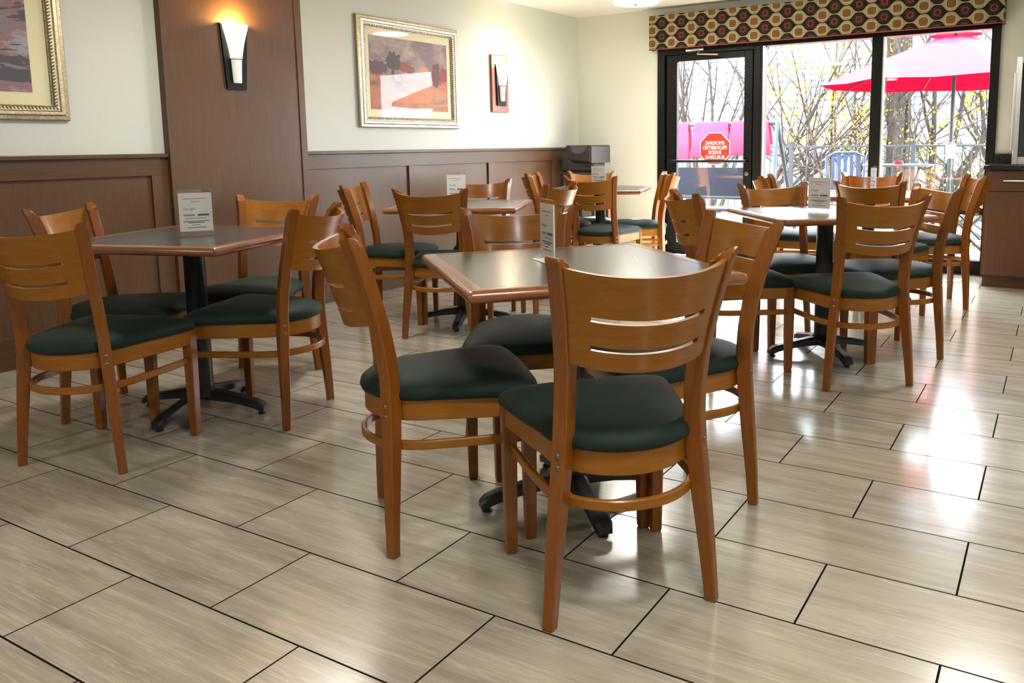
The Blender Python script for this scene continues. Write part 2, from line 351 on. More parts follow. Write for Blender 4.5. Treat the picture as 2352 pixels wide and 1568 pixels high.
for i, (x0, x1) in enumerate(((-2.575, -1.57), (-1.57, WX1))):
    wd = bpy.data.objects.new('window_%d' % (i + 1), None); C.objects.link(wd); wd['kind'] = 'structure'
    f2 = MB(); f2.b2(x0, x0 + (.02 if i == 0 else .045), yf0, yf1, 0, WZ1, .003); f2.b2(x1 - (.045 if i == 0 else .065), x1, yf0, yf1, 0, WZ1, .003)
    a, b = x0 + (.02 if i == 0 else .045), x1 - (.045 if i == 0 else .065)
    f2.b2(a, b, yf0, yf1, 1.94, WZ1, .003); f2.b2(a, b, yf0, yf1, 0, .115, .003); f2.b2(a, b, yf0 + .01, yf1, .487, .540, .003)
    obj('window_frame', f2, 'frame', wd)
    obj('window_bead', MB().b2(a, a + .012, yf0 - .004, yf0 + .03, .115, 1.94, .001), 'steel', wd)
    obj('window_glass', MB().b2(a, b, YB + .04, YB + .046, .54, 1.94), 'glass', wd)
    obj('window_glass', MB().b2(a, b, YB + .04, YB + .046, .115, .487), 'glass', wd)
struct('trim_4', MB().b2(WX0, WX1, YB + .0, YB + .1, WZ1, WZ1 + .01), 'frame')

# ================================================================ valance
v = thing('window_valance', 'patterned fabric valance box with red and gold ovals above the glass doors', 'valance', (-2.135, 7.19, 2.125))
vb = MB(); vb.b2(-1.505, 1.505, -.012, 0, -.155, .155, .004); vb.b2(-1.505, -1.493, 0, .118, -.155, .155, .003); vb.b2(1.493, 1.505, 0, .118, -.155, .155, .003); vb.b2(-1.493, 1.493, 0, .118, .135, .147)
obj('fabric_box', vb, 'valance', v)
obj('welt', MB().tube([(-1.505, .1, -.157), (-1.505, -.01, -.157), (1.505, -.01, -.157), (1.505, .1, -.157)], .005, 6), plain('red_welt', (.18, .02, .015), .8), v, label='thin red piping')

# ================================================================ chairs
def post_rings(s):
    psi = R(45); n = Vector((math.cos(psi) * s, -math.sin(psi))); t = Vector((-math.sin(psi) * s, -math.cos(psi)))
    K = [(0, .200, .001, .027, .028), (.10, .1915, .003, .030, .032), (.20, .182, .007, .033, .037), (.30, .1715, .011, .035, .041), (.39, .1615, .0135, .036, .044), (.47, .157, .0125, .036, .044),
         (.54, .1555, .006, .036, .044), (.62, .158, -.008, .036, .045), (.70, .166, -.028, .036, .046), (.78, .177, -.050, .036, .047), (.825, .185, -.063, .036, .047)]
    def ring(cx, cy_, W, D, zf):
        c = Vector((cx * s, cy_)); a = [(-W / 2, k) for k in (D / 2 - .003, D / 4, 0, -D / 4, -D / 2 + .003)]
        pts = a + [(-W / 2 + .003, -D / 2), (W / 2 - .003, -D / 2)] + [(W / 2, -k) for _, k in a] + [(W / 2 - .003, D / 2), (-W / 2 + .003, D / 2)]
        o = []
        for tt, dd in pts:
            q = c + t * tt + n * dd; o.append((q.x, q.y, zf(tt, dd, D, W)))
        return o
    rings = [ring(x, y, W, D, lambda a, b, c_, e, z=z: z) for z, x, y, W, D in K]
    def top(tt, dd, D, W):
        u = min(1, max(0, (D / 2 - dd) / D)); return .857 - .030 * (1 - math.sqrt(max(0, 1 - u ** 2.4))) - (.004 if tt > W * .3 else 0)
    rings.append(ring(.190, -.071, .036, .047, lambda a, b, c_, e: top(a, b, c_, e) - .006))
    rings.append(ring(.1915, -.0725, .031, .042, top))
    return rings
def arc(cx, cy_, r, a0, a1, n): return [(cx + r * math.sin(R(a0 + (a1 - a0) * i / n)), cy_ - r * math.cos(R(a0 + (a1 - a0) * i / n))) for i in range(n + 1)]
def ring_path(r, xf, yf, n=28):
    left = [(-xf, yf), (-(xf * .66 + r * .34), yf * .66 + .13 * .34 + .0), (-(xf * .30 + r * .70) - .002, yf * .30 + .13 * .70)]
    return left + arc(0, .13, r, -90, 90, n) + [(-x, y) for x, y in reversed(left)]
def slat_mesh():
    mb = MB(); bm = mb.bm
    N = 36; S = [0, .018, .040, .0465, .052, .0575, .064, .09, .112, .1185, .124, .1295, .136, .165, .195, .213]
    s0, s1 = .6185, .8335
    Sz = [s0 + x for x in S]
    slots = {(.0465, .0575): .113, (.112, .124): .121}   # overwritten below by world heights
    rows = [.6185, .640, .6575, .6615, .667, .6725, .677, .700, .7235, .7275, .733, .7385, .743, .775, .805, .8335]
    def pt(th, z, off):
        f = (z - .62) / .215
        # post centre at this height
        ks = [(.62, .158, -.008), (.70, .166, -.028), (.78, .177, -.050), (.8335, .1865, -.0655)]
        z_ = min(max(z, .62), .8335)
        for (za, xa, ya), (zb, xb, yb) in zip(ks, ks[1:]):
            if za <= z_ <= zb: k = (z_ - za) / (zb - za); cx, cy_ = xa + (xb - xa) * k, ya + (yb - ya) * k; break
        xs, ys = cx - .0115 + .0067, cy_ - .0115 - .0067
        r = xs / math.sin(R(45)); yc = ys + r * math.cos(R(45))
        rr_ = r + off; dep = r * (math.cos(th) - math.cos(R(45)))
        return Vector((rr_ * math.sin(th), yc - rr_ * math.cos(th), z - .27 * dep + .01 * math.cos(2 * th) * 0))
    ths = [R(-45) + R(90) * i / N for i in range(N + 1)]
    V = {}
    for k, off in enumerate((-.0065, .0065)):
        for i, th in enumerate(ths):
            for j, z in enumerate(rows): V[k, i, j] = bm.verts.new(pt(th, z, off))
    def hole(i, j):
        z = (rows[j] + rows[j + 1]) / 2; x = abs(math.sin((ths[i] + ths[i + 1]) / 2)) / math.sin(R(45)) * (.158 + (z - .62) / .2135 * .028)
        lim = 0
        if .6615 < z < .6725: lim = .124
        elif .6575 < z < .677: lim = 0
        if .7275 < z < .7385: lim = .134
        return x < lim
    H = {(i, j): hole(i, j) for i in range(N) for j in range(len(rows) - 1)}
    for (i, j), h in H.items():
        if h: continue
        bm.faces.new([V[0, i, j], V[0, i + 1, j], V[0, i + 1, j + 1], V[0, i, j + 1]])
        bm.faces.new([V[1, i, j], V[1, i, j + 1], V[1, i + 1, j + 1], V[1, i + 1, j]])
        for di, dj, a, b in ((-1, 0, (i, j), (i, j + 1)), (1, 0, (i + 1, j), (i + 1, j + 1)), (0, -1, (i, j), (i + 1, j)), (0, 1, (i, j + 1), (i + 1, j + 1))):
            if H.get((i + di, j + dj), True):
                bm.faces.new([V[0, a[0], a[1]], V[0, b[0], b[1]], V[1, b[0], b[1]], V[1, a[0], a[1]]])
    return mb
def cushion_mesh():
    mb = MB()
    def outline(g):
        pts = arc(0, .13, .175 + g, -90, 90, 22)
        xf, yf = .222 + g, .392 + g; rc = .045
        right = [((.175 + g) * .7 + xf * .3 + .003, .13 * .7 + (yf - rc) * .3), ((.175 + g) * .35 + xf * .65 + .003, .13 * .35 + (yf - rc) * .65)]
        right += [(xf - rc + rc * math.cos(R(a)), yf - rc + rc * math.sin(R(a))) for a in (0, 25, 50, 75)]
        fr_ = [(xf * k, yf + .010 * (1 - k * k)) for k in (.72, .5, .25, 0)]
        half = pts[11:] + right + fr_
        return half + [(-x, y) for x, y in reversed(half[1:-1])]
    rings = []
    for g, z in ((-.004, .409), (.010, .413), (.0145, .424), (.0105, .438), (-.004, .450), (-.030, .4605), (-.065, .468), (-.10, .472), (-.14, .474)):
        o = outline(min(g, 0.0145)) if g > -.03 else None
        if o is None:
            base = outline(-.004); k = 1 + g / .19; o = [(x * k, .19 + (y - .19) * k) for x, y in base]
        rings.append([(x, y, z) for x, y in o])
    mb.loft(rings); return mb
CH = {}
def proto_chair():
    t = thing('dining_chair', 'x', 'chair')
    obj('seat_frame', MB().ribbon(ring_path(.166, .2135, .372), .022, (.355, .413)).box((0, .381, .384), (.40, .020, .056), .002), 'chairh', t)
    obj('seat', cushion_mesh(), 'green', t, angle=60)
    obj('backrest', slat_mesh(), 'chairh', t, angle=50)
    obj('stretcher', MB().ribbon(ring_path(.1835, .200, .364), .014, (.278, .303)), 'chairh', t)
    for s in (-1, 1):
        lg = obj('leg', MB().loft(post_rings(s)), 'chair', t)
        obj('glide', MB().lathe([(.009, -.0), (.011, .004), (.011, .006)], (.200 * s, .001, -.001), 12), 'glide', lg)
        fr_ = MB(); zz = [(0, .0125), (.006, .0145), (.2, .0175), (.36, .019), (.411, .019)]
        fr_.loft([[(s * .2075 + a * h, .374 + b * h, z) for a, b in ((1, .85), (.85, 1), (-.85, 1), (-1, .85), (-1, -.85), (-.85, -1), (.85, -1), (1, -.85))] for z, h in zz])
        lf_ = obj('leg', fr_, 'chair', t)
        obj('glide', MB().lathe([(.008, 0), (.010, .004), (.010, .006)], (.2075 * s, .374, -.001), 12), 'glide', lf_)
        psi = R(45); n = Vector((math.cos(psi) * s, -math.sin(psi), 0)); c = Vector((.161 * s, .0135, 0)) + n * .0215
        for z in (.403, .375):
            b = obj('bolt', MB().lathe([(.0065, 0), (.0065, .0015), (.0045, .0035), (.001, .0042)], (0, 0, 0), 12), 'bolt', t, loc=c + Vector((0, 0, z)))
            b.rotation_euler = n.to_track_quat('Z', 'Y').to_euler()
    return t
chairs = [  # x, y, facing, group, label
 (-.840, 1.578, 138.6, 'F', 'chair nearest the camera, back turned to it, at the front centre table'),
 (-1.664, 1.620, 48.8, 'F', 'chair seen side on at the left corner side of the front centre table'),
 (-.967, 2.407, 233.5, 'F', 'chair right of the nearest chair, its tall back post overlapping the right table'),
 (-1.758, 2.426, 312.1, 'F', 'chair facing the camera beyond the front centre table, behind its card holder'),
 (-2.900, 1.370, 110.6, 'L', 'leftmost near chair, back turned, cut by the left edge of the photo'),
 (-2.661, 2.187, 204.5, 'L', 'chair at the right of the left table, curved back catching the light'),
 (-3.351, 2.587, 295.2, 'L', 'chair facing the camera behind the left table, in front of the lamp panel'),
 (-3.520, 1.782, 29.5, 'L', 'chair between the left table and the wainscot, its back glossy and partly hidden'),
 (-.778, 3.670, 131.9, 'R', 'chair with its back to the camera, tucked under the middle right table'),
 (-1.585, 3.661, 40.8, 'R', 'chair left of the middle right table, seen from behind with two bright slots'),
 (-1.475, 4.506, 314.3, 'R', 'chair facing the camera beyond the middle right table, left of its card holder'),
 (-.714, 4.510, 221.0, 'R', 'chair right of the middle right table, facing left, long curved post toward the camera'),
 (-3.072, 3.446, 113.5, 'W', 'chair with its back to the camera at the table below the framed landscape'),
 (-3.847, 3.680, 28.4, 'W', 'chair against the wainscot side of the table below the framed landscape, facing right'),
 (-3.506, 4.418, 314.9, 'W', 'chair facing the camera behind the table below the framed landscape'),
 (-2.781, 4.154, 187.0, 'W', 'chair right of the table below the framed landscape, curved back edge glowing white'),
 (-3.102, 5.230, 96.5, 'C', 'chair with its back to the camera at the far corner table'),
 (-3.691, 6.163, 295.1, 'C', 'chair facing the camera right in front of the dark booster seats'),
 (-3.851, 5.641, 21.9, 'C', 'narrow side-on chair left of the far corner table, close to the wainscot'),
 (-2.956, 6.019, 216.1, 'C', 'chair side on between the far corner table and the black door frame'),
 (-1.090, 5.071, 83.7, 'P', 'chair with its back to the camera at the table by the patio windows'),
 (-1.377, 6.320, 279.1, 'P', 'chair facing the camera at the window side of the table by the patio windows'),
 (-1.881, 5.691, 9.8, 'P', 'small side-on chair at the left of the table by the patio windows'),
 (-.706, 5.938, 201.7, 'P', 'tall-looking chair beside the brown cabinet, right of the table by the patio windows'),
]
GR = {'F': 'chairs around the front centre table', 'L': 'chairs around the left table', 'R': 'chairs around the middle right table', 'W': 'chairs around the table below the landscape picture', 'C': 'chairs around the far corner table', 'P': 'chairs around the table by the patio windows'}
ch0 = proto_chair()
for i, (x, y, a, g, lab) in enumerate(chairs):
    o = ch0 if i == 0 else dup(ch0)
    o.location = (x, y, .001); o.rotation_euler = (0, 0, R(a - 90)); o['label'] = lab; o['group'] = GR[g]

# ================================================================ tables
def square_ring(h, z, rc=.012):
    o = []
    for cx, cy_, a0 in ((1, 1, 0), (-1, 1, 90), (-1, -1, 180), (1, -1, 270)):
        for k in (0, 30, 60, 90): o.append((cx * (h - rc) + rc * math.cos(R(a0 + k)), cy_ * (h - rc) + rc * math.sin(R(a0 + k)), z))
    return o
def proto_table():
    t = thing('pedestal_table', 'x', 'table')
    h = .384; ZT = .734
    e = MB(); rings = [square_ring(h - .042, ZT, .003), square_ring(h - .017, ZT, .006)]
    for k in range(1, 8):
        a = PI / 2 - PI * k / 8; rings.append(square_ring(h - .017 + .017 * math.cos(a), ZT - .0165 + .0165 * math.sin(a), .010))
    rings += [square_ring(h - .017, ZT - .033, .006), square_ring(h - .042, ZT - .033, .003)]
    L = [e.verts(r) for r in rings]
    for a, b in zip(L, L[1:] + L[:1]):
        for i in range(16): e.face([a[i], a[(i + 1) % 16], b[(i + 1) % 16], b[i]])
    obj('table_edge', e, 'edge', t)
    obj('tabletop', MB().loft([square_ring(h - .0425, ZT - .032, .003), square_ring(h - .0425, ZT - .0006, .003)]), 'laminate', t)
    obj('mounting_plate', MB().b2(-.13, .13, -.13, .13, ZT - .046, ZT - .0335, .002), 'black', t)
    obj('column', MB().lathe([(.041, .075), (.041, .66), (.052, .675), (.052, .688)], (0, 0, 0), 28), 'black', t)
    hb = MB().lathe([(.052, .060), (.060, .066), (.060, .085), (.046, .100), (.0415, .105)], (0, 0, 0), 24)
    obj('hub', hb, 'black', t)
    for k in range(4):
        a = R(90 * k); ca, sa = math.cos(a), math.sin(a); am = MB(); rings = []
        for r_, zt, zb, wd in ((.03, .094, .052, .033), (.07, .090, .050, .027), (.13, .080, .046, .024), (.19, .068, .038, .024), (.245, .058, .028, .026), (.275, .048, .016, .025), (.290, .034, .014, .020)):
            sec = [(wd, zb), (wd * 1.0, zt - .008), (wd * .6, zt), (-wd * .6, zt), (-wd, zt - .008), (-wd, zb)]
            rings.append([(ca * r_ - sa * w_, sa * r_ + ca * w_, z_) for w_, z_ in sec])
        am.loft(rings); lg = obj('foot', am, 'black', t, angle=30)
        obj('glide', MB().lathe([(.014, 0), (.016, .004), (.010, .008), (.007, .018)], (ca * .268, sa * .268, 0), 12), 'glide', lg)
    return t
tables = [(-1.30, 2.045, 50.75, 'square dark table nearest the camera in the centre, warm lamp glare on its top'),
          (-3.09, 2.00, 19.2, 'square dark table at the left, in front of the lamp panel'),
          (-1.125, 4.185, 41.7, 'square dark table in the middle right, its top white with window glare'),
          (-3.24, 3.89, 27.8, 'square dark table by the wainscot below the framed landscape'),
          (-3.37, 5.78, 20, 'square dark table in the far corner near the door'),
          (-1.26, 5.76, 6, 'square dark table by the patio windows, far right')]
t0 = proto_table()
for i, (x, y, a, lab) in enumerate(tables):
    o = t0 if i == 0 else dup(t0)
    o.location = (x, y, 0); o.rotation_euler = (0, 0, R(a)); o['label'] = lab; o['group'] = 'square pedestal tables'

# ================================================================ acrylic card holders
def proto_holder():
    t = thing('sign_holder', 'x', 'sign holder')
    a = MB(); W, T = .064, .0012
    # local: faces -y; T-shaped holder: two upright sheets, flared foot
    a.b2(-W, W, -.0035, -.0035 + T, .016, .186); a.b2(-W, W, .0025, .0025 + T, .016, .186)
    a.loft([[(-W, -.003, .018), (-W, -.003 + T, .018), (-W, -.026 + T, .001), (-W, -.026, .001)], [(W, -.003, .018), (W, -.003 + T, .018), (W, -.026 + T, .001), (W, -.026, .001)]])
    a.loft([[(-W, .003, .018), (-W, .003 + T, .018), (-W, .026 + T, .001), (-W, .026, .001)], [(W, .003, .018), (W, .003 + T, .018), (W, .026 + T, .001), (W, .026, .001)]])
    a.b2(-W, W, -.026, .026, .0, .0013)
    obj('acrylic_stand', a, 'acrylic', t)
    c = obj('printed_card', MB().b2(-.0615, .0615, -.0012, .0012, .018, .172), 'white', t)
    ln = MB(); rd = MB(); bl = MB(); gy = MB()
    for sgn in (-1, 1):
        def bar(mb, x0, x1, z, h): 
            y = sgn * .0014; a_, b_ = (x0, x1) if sgn < 0 else (-x1, -x0); mb.b2(a_, b_, y - .0002, y + .0002, z - h / 2, z + h / 2)
        bar(rd, -.046, .018, .149, .0022); bar(ln, .020, .042, .149, .0016); bar(rd, -.018, .018, .137, .0020)
        bar(bl, .006, .048, .083, .0075); bar(gy, -.046, -.004, .083, .0075)
        bar(ln, -.038, .038, .070, .0018); bar(ln, -.047, .047, .058, .0028); bar(ln, -.030, .030, .0525, .0028); bar(ln, -.017, .014, .0435, .0018); bar(ln, -.036, .036, .033, .0024)
    for mb, mt, nm in ((rd, 'inkred', 'red_print'), (ln, 'ink', 'text_lines'), (bl, 'inkblue', 'blue_button'), (gy, 'inkgrey', 'grey_button')): obj(nm, mb, mt, c)
    tm = text_mesh('Google', .015, .0002, .0002); tm.materials.clear(); tm.materials.append(M['inkgrey'])
    o = obj('google_word', tm, 'inkgrey', c, loc=(-.024, -.0015, .108)); o.rotation_euler = (R(90), 0, 0)
    return t
hs = [(-3.055, 2.0, .735, -28, 'clear sign holder with a printed card on the left table, facing the camera'),
      (-1.375, 2.04, .735, -127, 'clear sign holder turned almost side on, on the front centre table'),
      (-1.145, 4.13, .735, -106, 'clear sign holder with a greyish card on the middle right table'),
      (-3.33, 3.94, .735, -72, 'clear sign holder on the table below the framed landscape'),
      (-3.42, 5.84, .735, -74, 'clear sign holder on the far corner table before the booster seats'),
      (-1.235, 5.75, .735, -152, 'clear sign holder seen edge on, on the table by the patio windows')]
h0 = proto_holder()
for i, (x, y, z, a, lab) in enumerate(hs):
    o = h0 if i == 0 else dup(h0)
    o.location = (x, y, .7345); o.rotation_euler = (0, 0, R(a + 90)); o['label'] = lab; o['group'] = 'card holders on the tables'

# ================================================================ pictures on the left wall
def picture(y0, y1, z0, z1, art, label, fw=.078, mw=(.10, .10)):
    W, H = y1 - y0, z1 - z0
    t = thing('framed_picture', label, 'picture', (XL, y0, z0), 0, 'framed pictures on the left wall')
    prof = [(0, .002), (0, .022), (.006, .028), (.022, .030), (.030, .038), (.044, .036), (.050, .028), (.070, .024), (.074, .016), (fw, .014), (fw, .004)]
    mb = MB(); rings = []
    for ins, x in prof: rings.append([(x, ins, ins), (x, W - ins, ins), (x, W - ins, H - ins), (x, ins, H - ins)])
    L = [mb.verts(r) for r in rings]
    for a, b in zip(L, L[1:] + L[:1]):
        for i in range(4): mb.face([a[i], a[(i + 1) % 4], b[(i + 1) % 4], b[i]])
    fo = obj('frame', mb, 'gold', t, angle=20)
    rope = MB(); ins = .061; st = .0165
    def bead(y, z, along):
        tl = R(35)
        r = bmesh.ops.create_icosphere(rope.bm, subdivisions=1, radius=1)['verts']
        rot = Matrix.Rotation(tl if along else tl + PI / 2, 4, 'X')
        bmesh.ops.transform(rope.bm, matrix=Matrix.Translation((.026, y, z)) @ rot @ Matrix.Diagonal((.006, .0045, .0105, 1)), verts=r)
    n = int((W - 2 * ins) / st)
    for i in range(n + 1):
        y = ins + (W - 2 * ins) * i / n; bead(y, ins, 1); bead(y, H - ins, 1)
    n = int((H - 2 * ins) / st)
    for i in range(1, n): z = ins + (H - 2 * ins) * i / n; bead(ins, z, 0); bead(W - ins, z, 0)
    obj('rope_trim', rope, 'gold', fo)
    dk = MB(); a, b = ins - .011, ins + .011
    dk.b2(.0, .0245, a, W - a, a, b); dk.b2(.0, .0245, a, W - a, H - b, H - a); dk.b2(.0, .0245, a, b, b, H - b); dk.b2(.0, .0245, W - b, W - a, b, H - b)
    obj('frame_groove', dk, 'golddark', fo)
    obj('mount', MB().b2(.002, .007, fw - .004, W - fw + .004, fw - .004, H - fw + .004), 'mat', t)
    m0 = fw + mw[0]; m1 = fw + mw[1]
    obj('print', MB().b2(0, .0015, 0, W - 2 * m0, 0, H - 2 * m1), art, t, loc=(.0072, m0, m1))
picture(4.284, 5.385, 1.225, 2.024, 'art0', 'gold framed landscape print with trees and clouds, right of the brown lamp panel', mw=(.045, .055))
picture(1.177, 2.278, 1.232, 2.031, 'art1', 'gold framed mauve and grey abstract print at the left edge of the photo', mw=(.085, .06))

# ================================================================ wall sconces
def sconce(y, x, zb, board, label):
    t = thing('wall_sconce', label, 'wall lamp', (x, y, zb), 0, 'torch wall lamps')
    o = 0
    if board:
        obj('wooden_board', MB().b2(0, .024, -.118, .118, -.055, .435, .002), 'plate', t); o = .024
    bp = MB(); r0 = [(o, -.066, 0), (o, .066, 0), (o, .094, .39), (o, -.094, .39)]
    if board: r0 = [(o, -.062, 0), (o, .062, 0), (o, .074, .36), (o, -.074, .36)]
    bp.loft([r0, [(o + .014, a * 1, b) for _, a, b in r0]]); obj('back_plate', bp, 'frame', t)
    g = MB(); seg = 20; rings = []; top = .385 if not board else .36
    for k, (f, w_) in enumerate(((0.42, .036), (.55, .043), (.70, .054), (.85, .068), (.95, .078), (1.0, .080))):
        z = .04 + (top - .04) * (f - 0) ; rings.append([(o + .016 + (w_ * .95) * max(0, math.sin(PI * i / seg)) , w_ * math.cos(PI * i / seg), z) for i in range(seg + 1)])
    inner = [[(px - (.004 if px > o + .02 else 0), py * .94, pz) for px, py, pz in rg] for rg in rings]
    L = [g.verts(r) for r in rings]; L2 = [g.verts(r) for r in inner]
    for A in (L, L2):
        for a, b in zip(A, A[1:]):
            for i in range(seg): g.face([a[i], a[i + 1], b[i + 1], b[i]])
    for i in range(seg): g.face([L[-1][i], L[-1][i + 1], L2[-1][i + 1], L2[-1][i]])
    obj('glass_shade', g, 'bulbglass', t)
    lo = MB(); rings = []
    for f, w_ in ((.0, .024), (.02, .027), (.2, .030), (.405, .0345)):
        z = .04 + (top - .04) * f; rings.append([(o + .016 + w_ * .95 * max(0, math.sin(PI * i / seg)), w_ * math.cos(PI * i / seg), z) for i in range(seg + 1)])
    lo.loft(rings); obj('lower_glass', lo, 'dimglass', t)
    zz = .04 + (top - .04) * .4125
    bd = MB().tube([(o + .008, -.036, zz)] + [(o + .016 + .037 * math.sin(PI * i / 12), .0375 * math.cos(PI * (12 - i) / 12), zz) for i in range(13)] + [(o + .008, .036, zz)], .003, 6)
    obj('band', bd, 'frame', t)
    for dz, e, cc in ((.395 if not board else .375, 14.0 if not board else 13.0, (1, .60, .20) if not board else (1, .82, .5)), ):
        ld = bpy.data.lights.new('sconce_bulb', 'POINT'); ld.energy = e; ld.color = cc; ld.shadow_soft_size = .025
        lo_ = bpy.data.objects.new('bulb', ld); C.objects.link(lo_); lo_.parent = t; lo_.location = (o + .055, 0, dz - .01)
sconce(3.255, XL + .045, 1.437, False, 'lit torch wall lamp on a dark plate on the brown panel')
sconce(5.96, XL, 1.432, True, 'lit torch wall lamp on a wooden board right of the landscape picture')

# ================================================================ ceiling lamps
LAMP_W = 22
def ceiling_lamp():
    t = thing('ceiling_lamp', 'white drum ceiling lamp above the far corner, at the top edge of the photo', 'ceiling lamp', (0, 0, 0))
    s = MB(); seg = 40; rings = [[(r_ * math.cos(2 * PI * i / seg), r_ * math.sin(2 * PI * i / seg), z) for i in range(seg)] for r_, z in ((.182, 2.195), (.182, 2.325), (.178, 2.325), (.178, 2.195))]
    L = [s.verts(r) for r in rings]
    for a, b in zip(L, L[1:] + L[:1]):
        for i in range(seg): s.face([a[i], a[(i + 1) % seg], b[(i + 1) % seg], b[i]])
    obj('drum_shade', s, 'lampshade', t)
    obj('diffuser', MB().lathe([(.177, 2.200), (.14, 2.193), (.06, 2.189), (.01, 2.188)], (0, 0, 0), 40), 'lampdisc', t)
    obj('finial', MB().lathe([(.016, 2.187), (.014, 2.182), (.006, 2.176), (.003, 2.170)], (0, 0, 0), 12), 'bolt', t)
    ld = bpy.data.lights.new('lamp_light', 'AREA'); ld.shape = 'DISK'; ld.size = .33; ld.energy = LAMP_W; ld.color = (1, .95, .88)
    lo_ = bpy.data.objects.new('bulb', ld); C.objects.link(lo_); lo_.parent = t; lo_.location = (0, 0, 2.166)
    obj('ceiling_plate', MB().lathe([(.09, 2.325), (.09, ZC)], (0, 0, 0), 24), 'steel', t)
    return t
l0 = ceiling_lamp(); l0.location = (-3.17, 6.02, 0)
FILL_LAMPS = [(-3.17, 2.7), (-3.17, -.9), (-.35, 4.6), (-.35, 1.0), (-.35, -2.3), (2.0, 3.6), (2.0, .3)]  # out-of-view drum lamps, added as fill light for the room
for i, (x, y) in enumerate(FILL_LAMPS):
    o = dup(l0); o.location = (x, y, 0)
    o['label'] = 'added white drum fill lamp ' + ['above the left table', 'over the near left of the room', 'above the middle right table', 'over the front centre table', 'behind the camera', 'over the right side by the counter', 'over the near right of the room'][i]

# ================================================================ serving cabinet with counter at the right
cab = thing('base_cabinet', 'dark brown serving cabinet with a drawer, right of the windows', 'cabinet', (-.655, 6.70, 0))
obj('body', MB().b2(0, 2.4, .02, .60, .09, .868), 'cab', cab)
obj('toe_kick', MB().b2(.01, 2.4, .055, .60, 0, .09), 'cab', cab)
for k in range(3):
    x0 = .022 + k * .79; dr = obj('drawer', MB().b2(x0, x0 + .775, 0, .02, .715, .862, .002), 'cab', cab)
    obj('handle', MB().tube([(x0 + .10, -.0, .79), (x0 + .10, -.025, .79), (x0 + .66, -.025, .79), (x0 + .66, 0, .79)], .005, 8), 'steel', dr)
    dd = obj('door', MB().b2(x0, x0 + .775, 0, .02, .095, .709, .002), 'cab', cab)
ct = obj('countertop', MB().b2(-.665, 1.745, 6.665, 7.305, .868, .902, .003), 'granite', None, label='black granite countertop on the dark brown cabinet', category='countertop')
obj('backsplash', MB().b2(-.654, 1.745, 7.285, 7.307, .9025, .975, .002), 'granite', None, label='low black granite backsplash against the wall right of the windows', category='backsplash')
fg = thing('display_fridge', 'steel framed glass display fridge on the black countertop, cut by the right edge', 'fridge', (-.50, 6.86, .9025))
b = MB(); b.b2(0, .62, .05, .42, 0, .775, .006)
obj('body', b, 'steel', fg)
fb = MB(); 
for a_ in ((0, .035, 0, .05, 0, .775), (.585, .62, 0, .05, 0, .775), (.035, .585, 0, .05, .73, .775), (.035, .585, 0, .05, 0, .055)): fb.b2(*a_, .004)
dr = obj('door_frame', fb, 'steel', fg)
obj('glass_pane', MB().b2(.035, .585, .022, .030, .055, .73), plain('dark_mirror_glass', (.01, .01, .012), .04, Specular_IOR_Level=1.0), dr)
obj('handle', MB().b2(-.012, .004, -.035, -.020, .10, .66, .003), 'steel', dr)

# ================================================================ booster seats on a high chair in the corner
hc = thing('high_chair', 'dark wooden high chair in the corner under the booster seats', 'high chair', (-4.21, 6.95, 0))
for sx in (-1, 1):
    for sy in (-1, 1):
        obj('leg', MB().loft([[(sx * (.215 - .05 * k) + a * .016, sy * (.205 - .05 * k) + b_ * .016, z) for a, b_ in ((1, 1), (-1, 1), (-1, -1), (1, -1))] for k, z in ((0, 0), (1, .78))]), 'plastic', hc)
    obj('side_rail', MB().b2(sx * .19 - .01, sx * .19 + .01, -.17, .17, .30, .335, .003), 'plastic', hc)
    obj('arm', MB().b2(sx * .165 - .018, sx * .165 + .018, -.19, .17, .775, .80, .004), 'plastic', hc)
obj('seat', MB().b2(-.17, .17, -.17, .16, .50, .525, .005), 'plastic', hc)
obj('backrest', MB().b2(-.165, .165, .14, .165, .56, .78, .006), 'plastic', hc)
obj('tray', MB().b2(-.20, .20, -.24, -.02, .80, .815, .005), 'plastic', hc)
def booster(loc, rz, tilt, label):
    t = thing('booster_seat', label, 'booster seat', loc, rz, 'dark plastic booster seats in the corner'); t.rotation_euler = (tilt[0], tilt[1], rz)
    pts = [(-.165, 0), (.165, 0), (.165, .155), (.15, .17), (.12, .17), (.095, .14), (.075, .095), (.03, .078), (-.03, .078), (-.075, .095), (-.095, .14), (-.12, .17), (-.15, .17), (-.165, .155)]
    m_ = MB(); m_.loft([[(x, -.15, z) for x, z in pts], [(x, .15, z) for x, z in pts]])
    bmesh.ops.bevel(m_.bm, geom=[e for e in m_.bm.edges if abs(e.verts[0].co.y - e.verts[1].co.y) < .01], offset=.010, segments=2, affect='EDGES')
    obj('shell', m_, 'plastic', t)
    obj('front_ledge', MB().b2(-.15, .15, -.158, -.150, .02, .055, .003), 'plastic', t)
booster((-4.24, 6.95, .8165), R(8), (0, 0), 'dark plastic booster seat, lower one of the two stacked in the corner')
booster((-4.19, 6.95, .908), R(-10), (0, 0), 'dark plastic booster seat with curved arms, topmost of the corner stack')

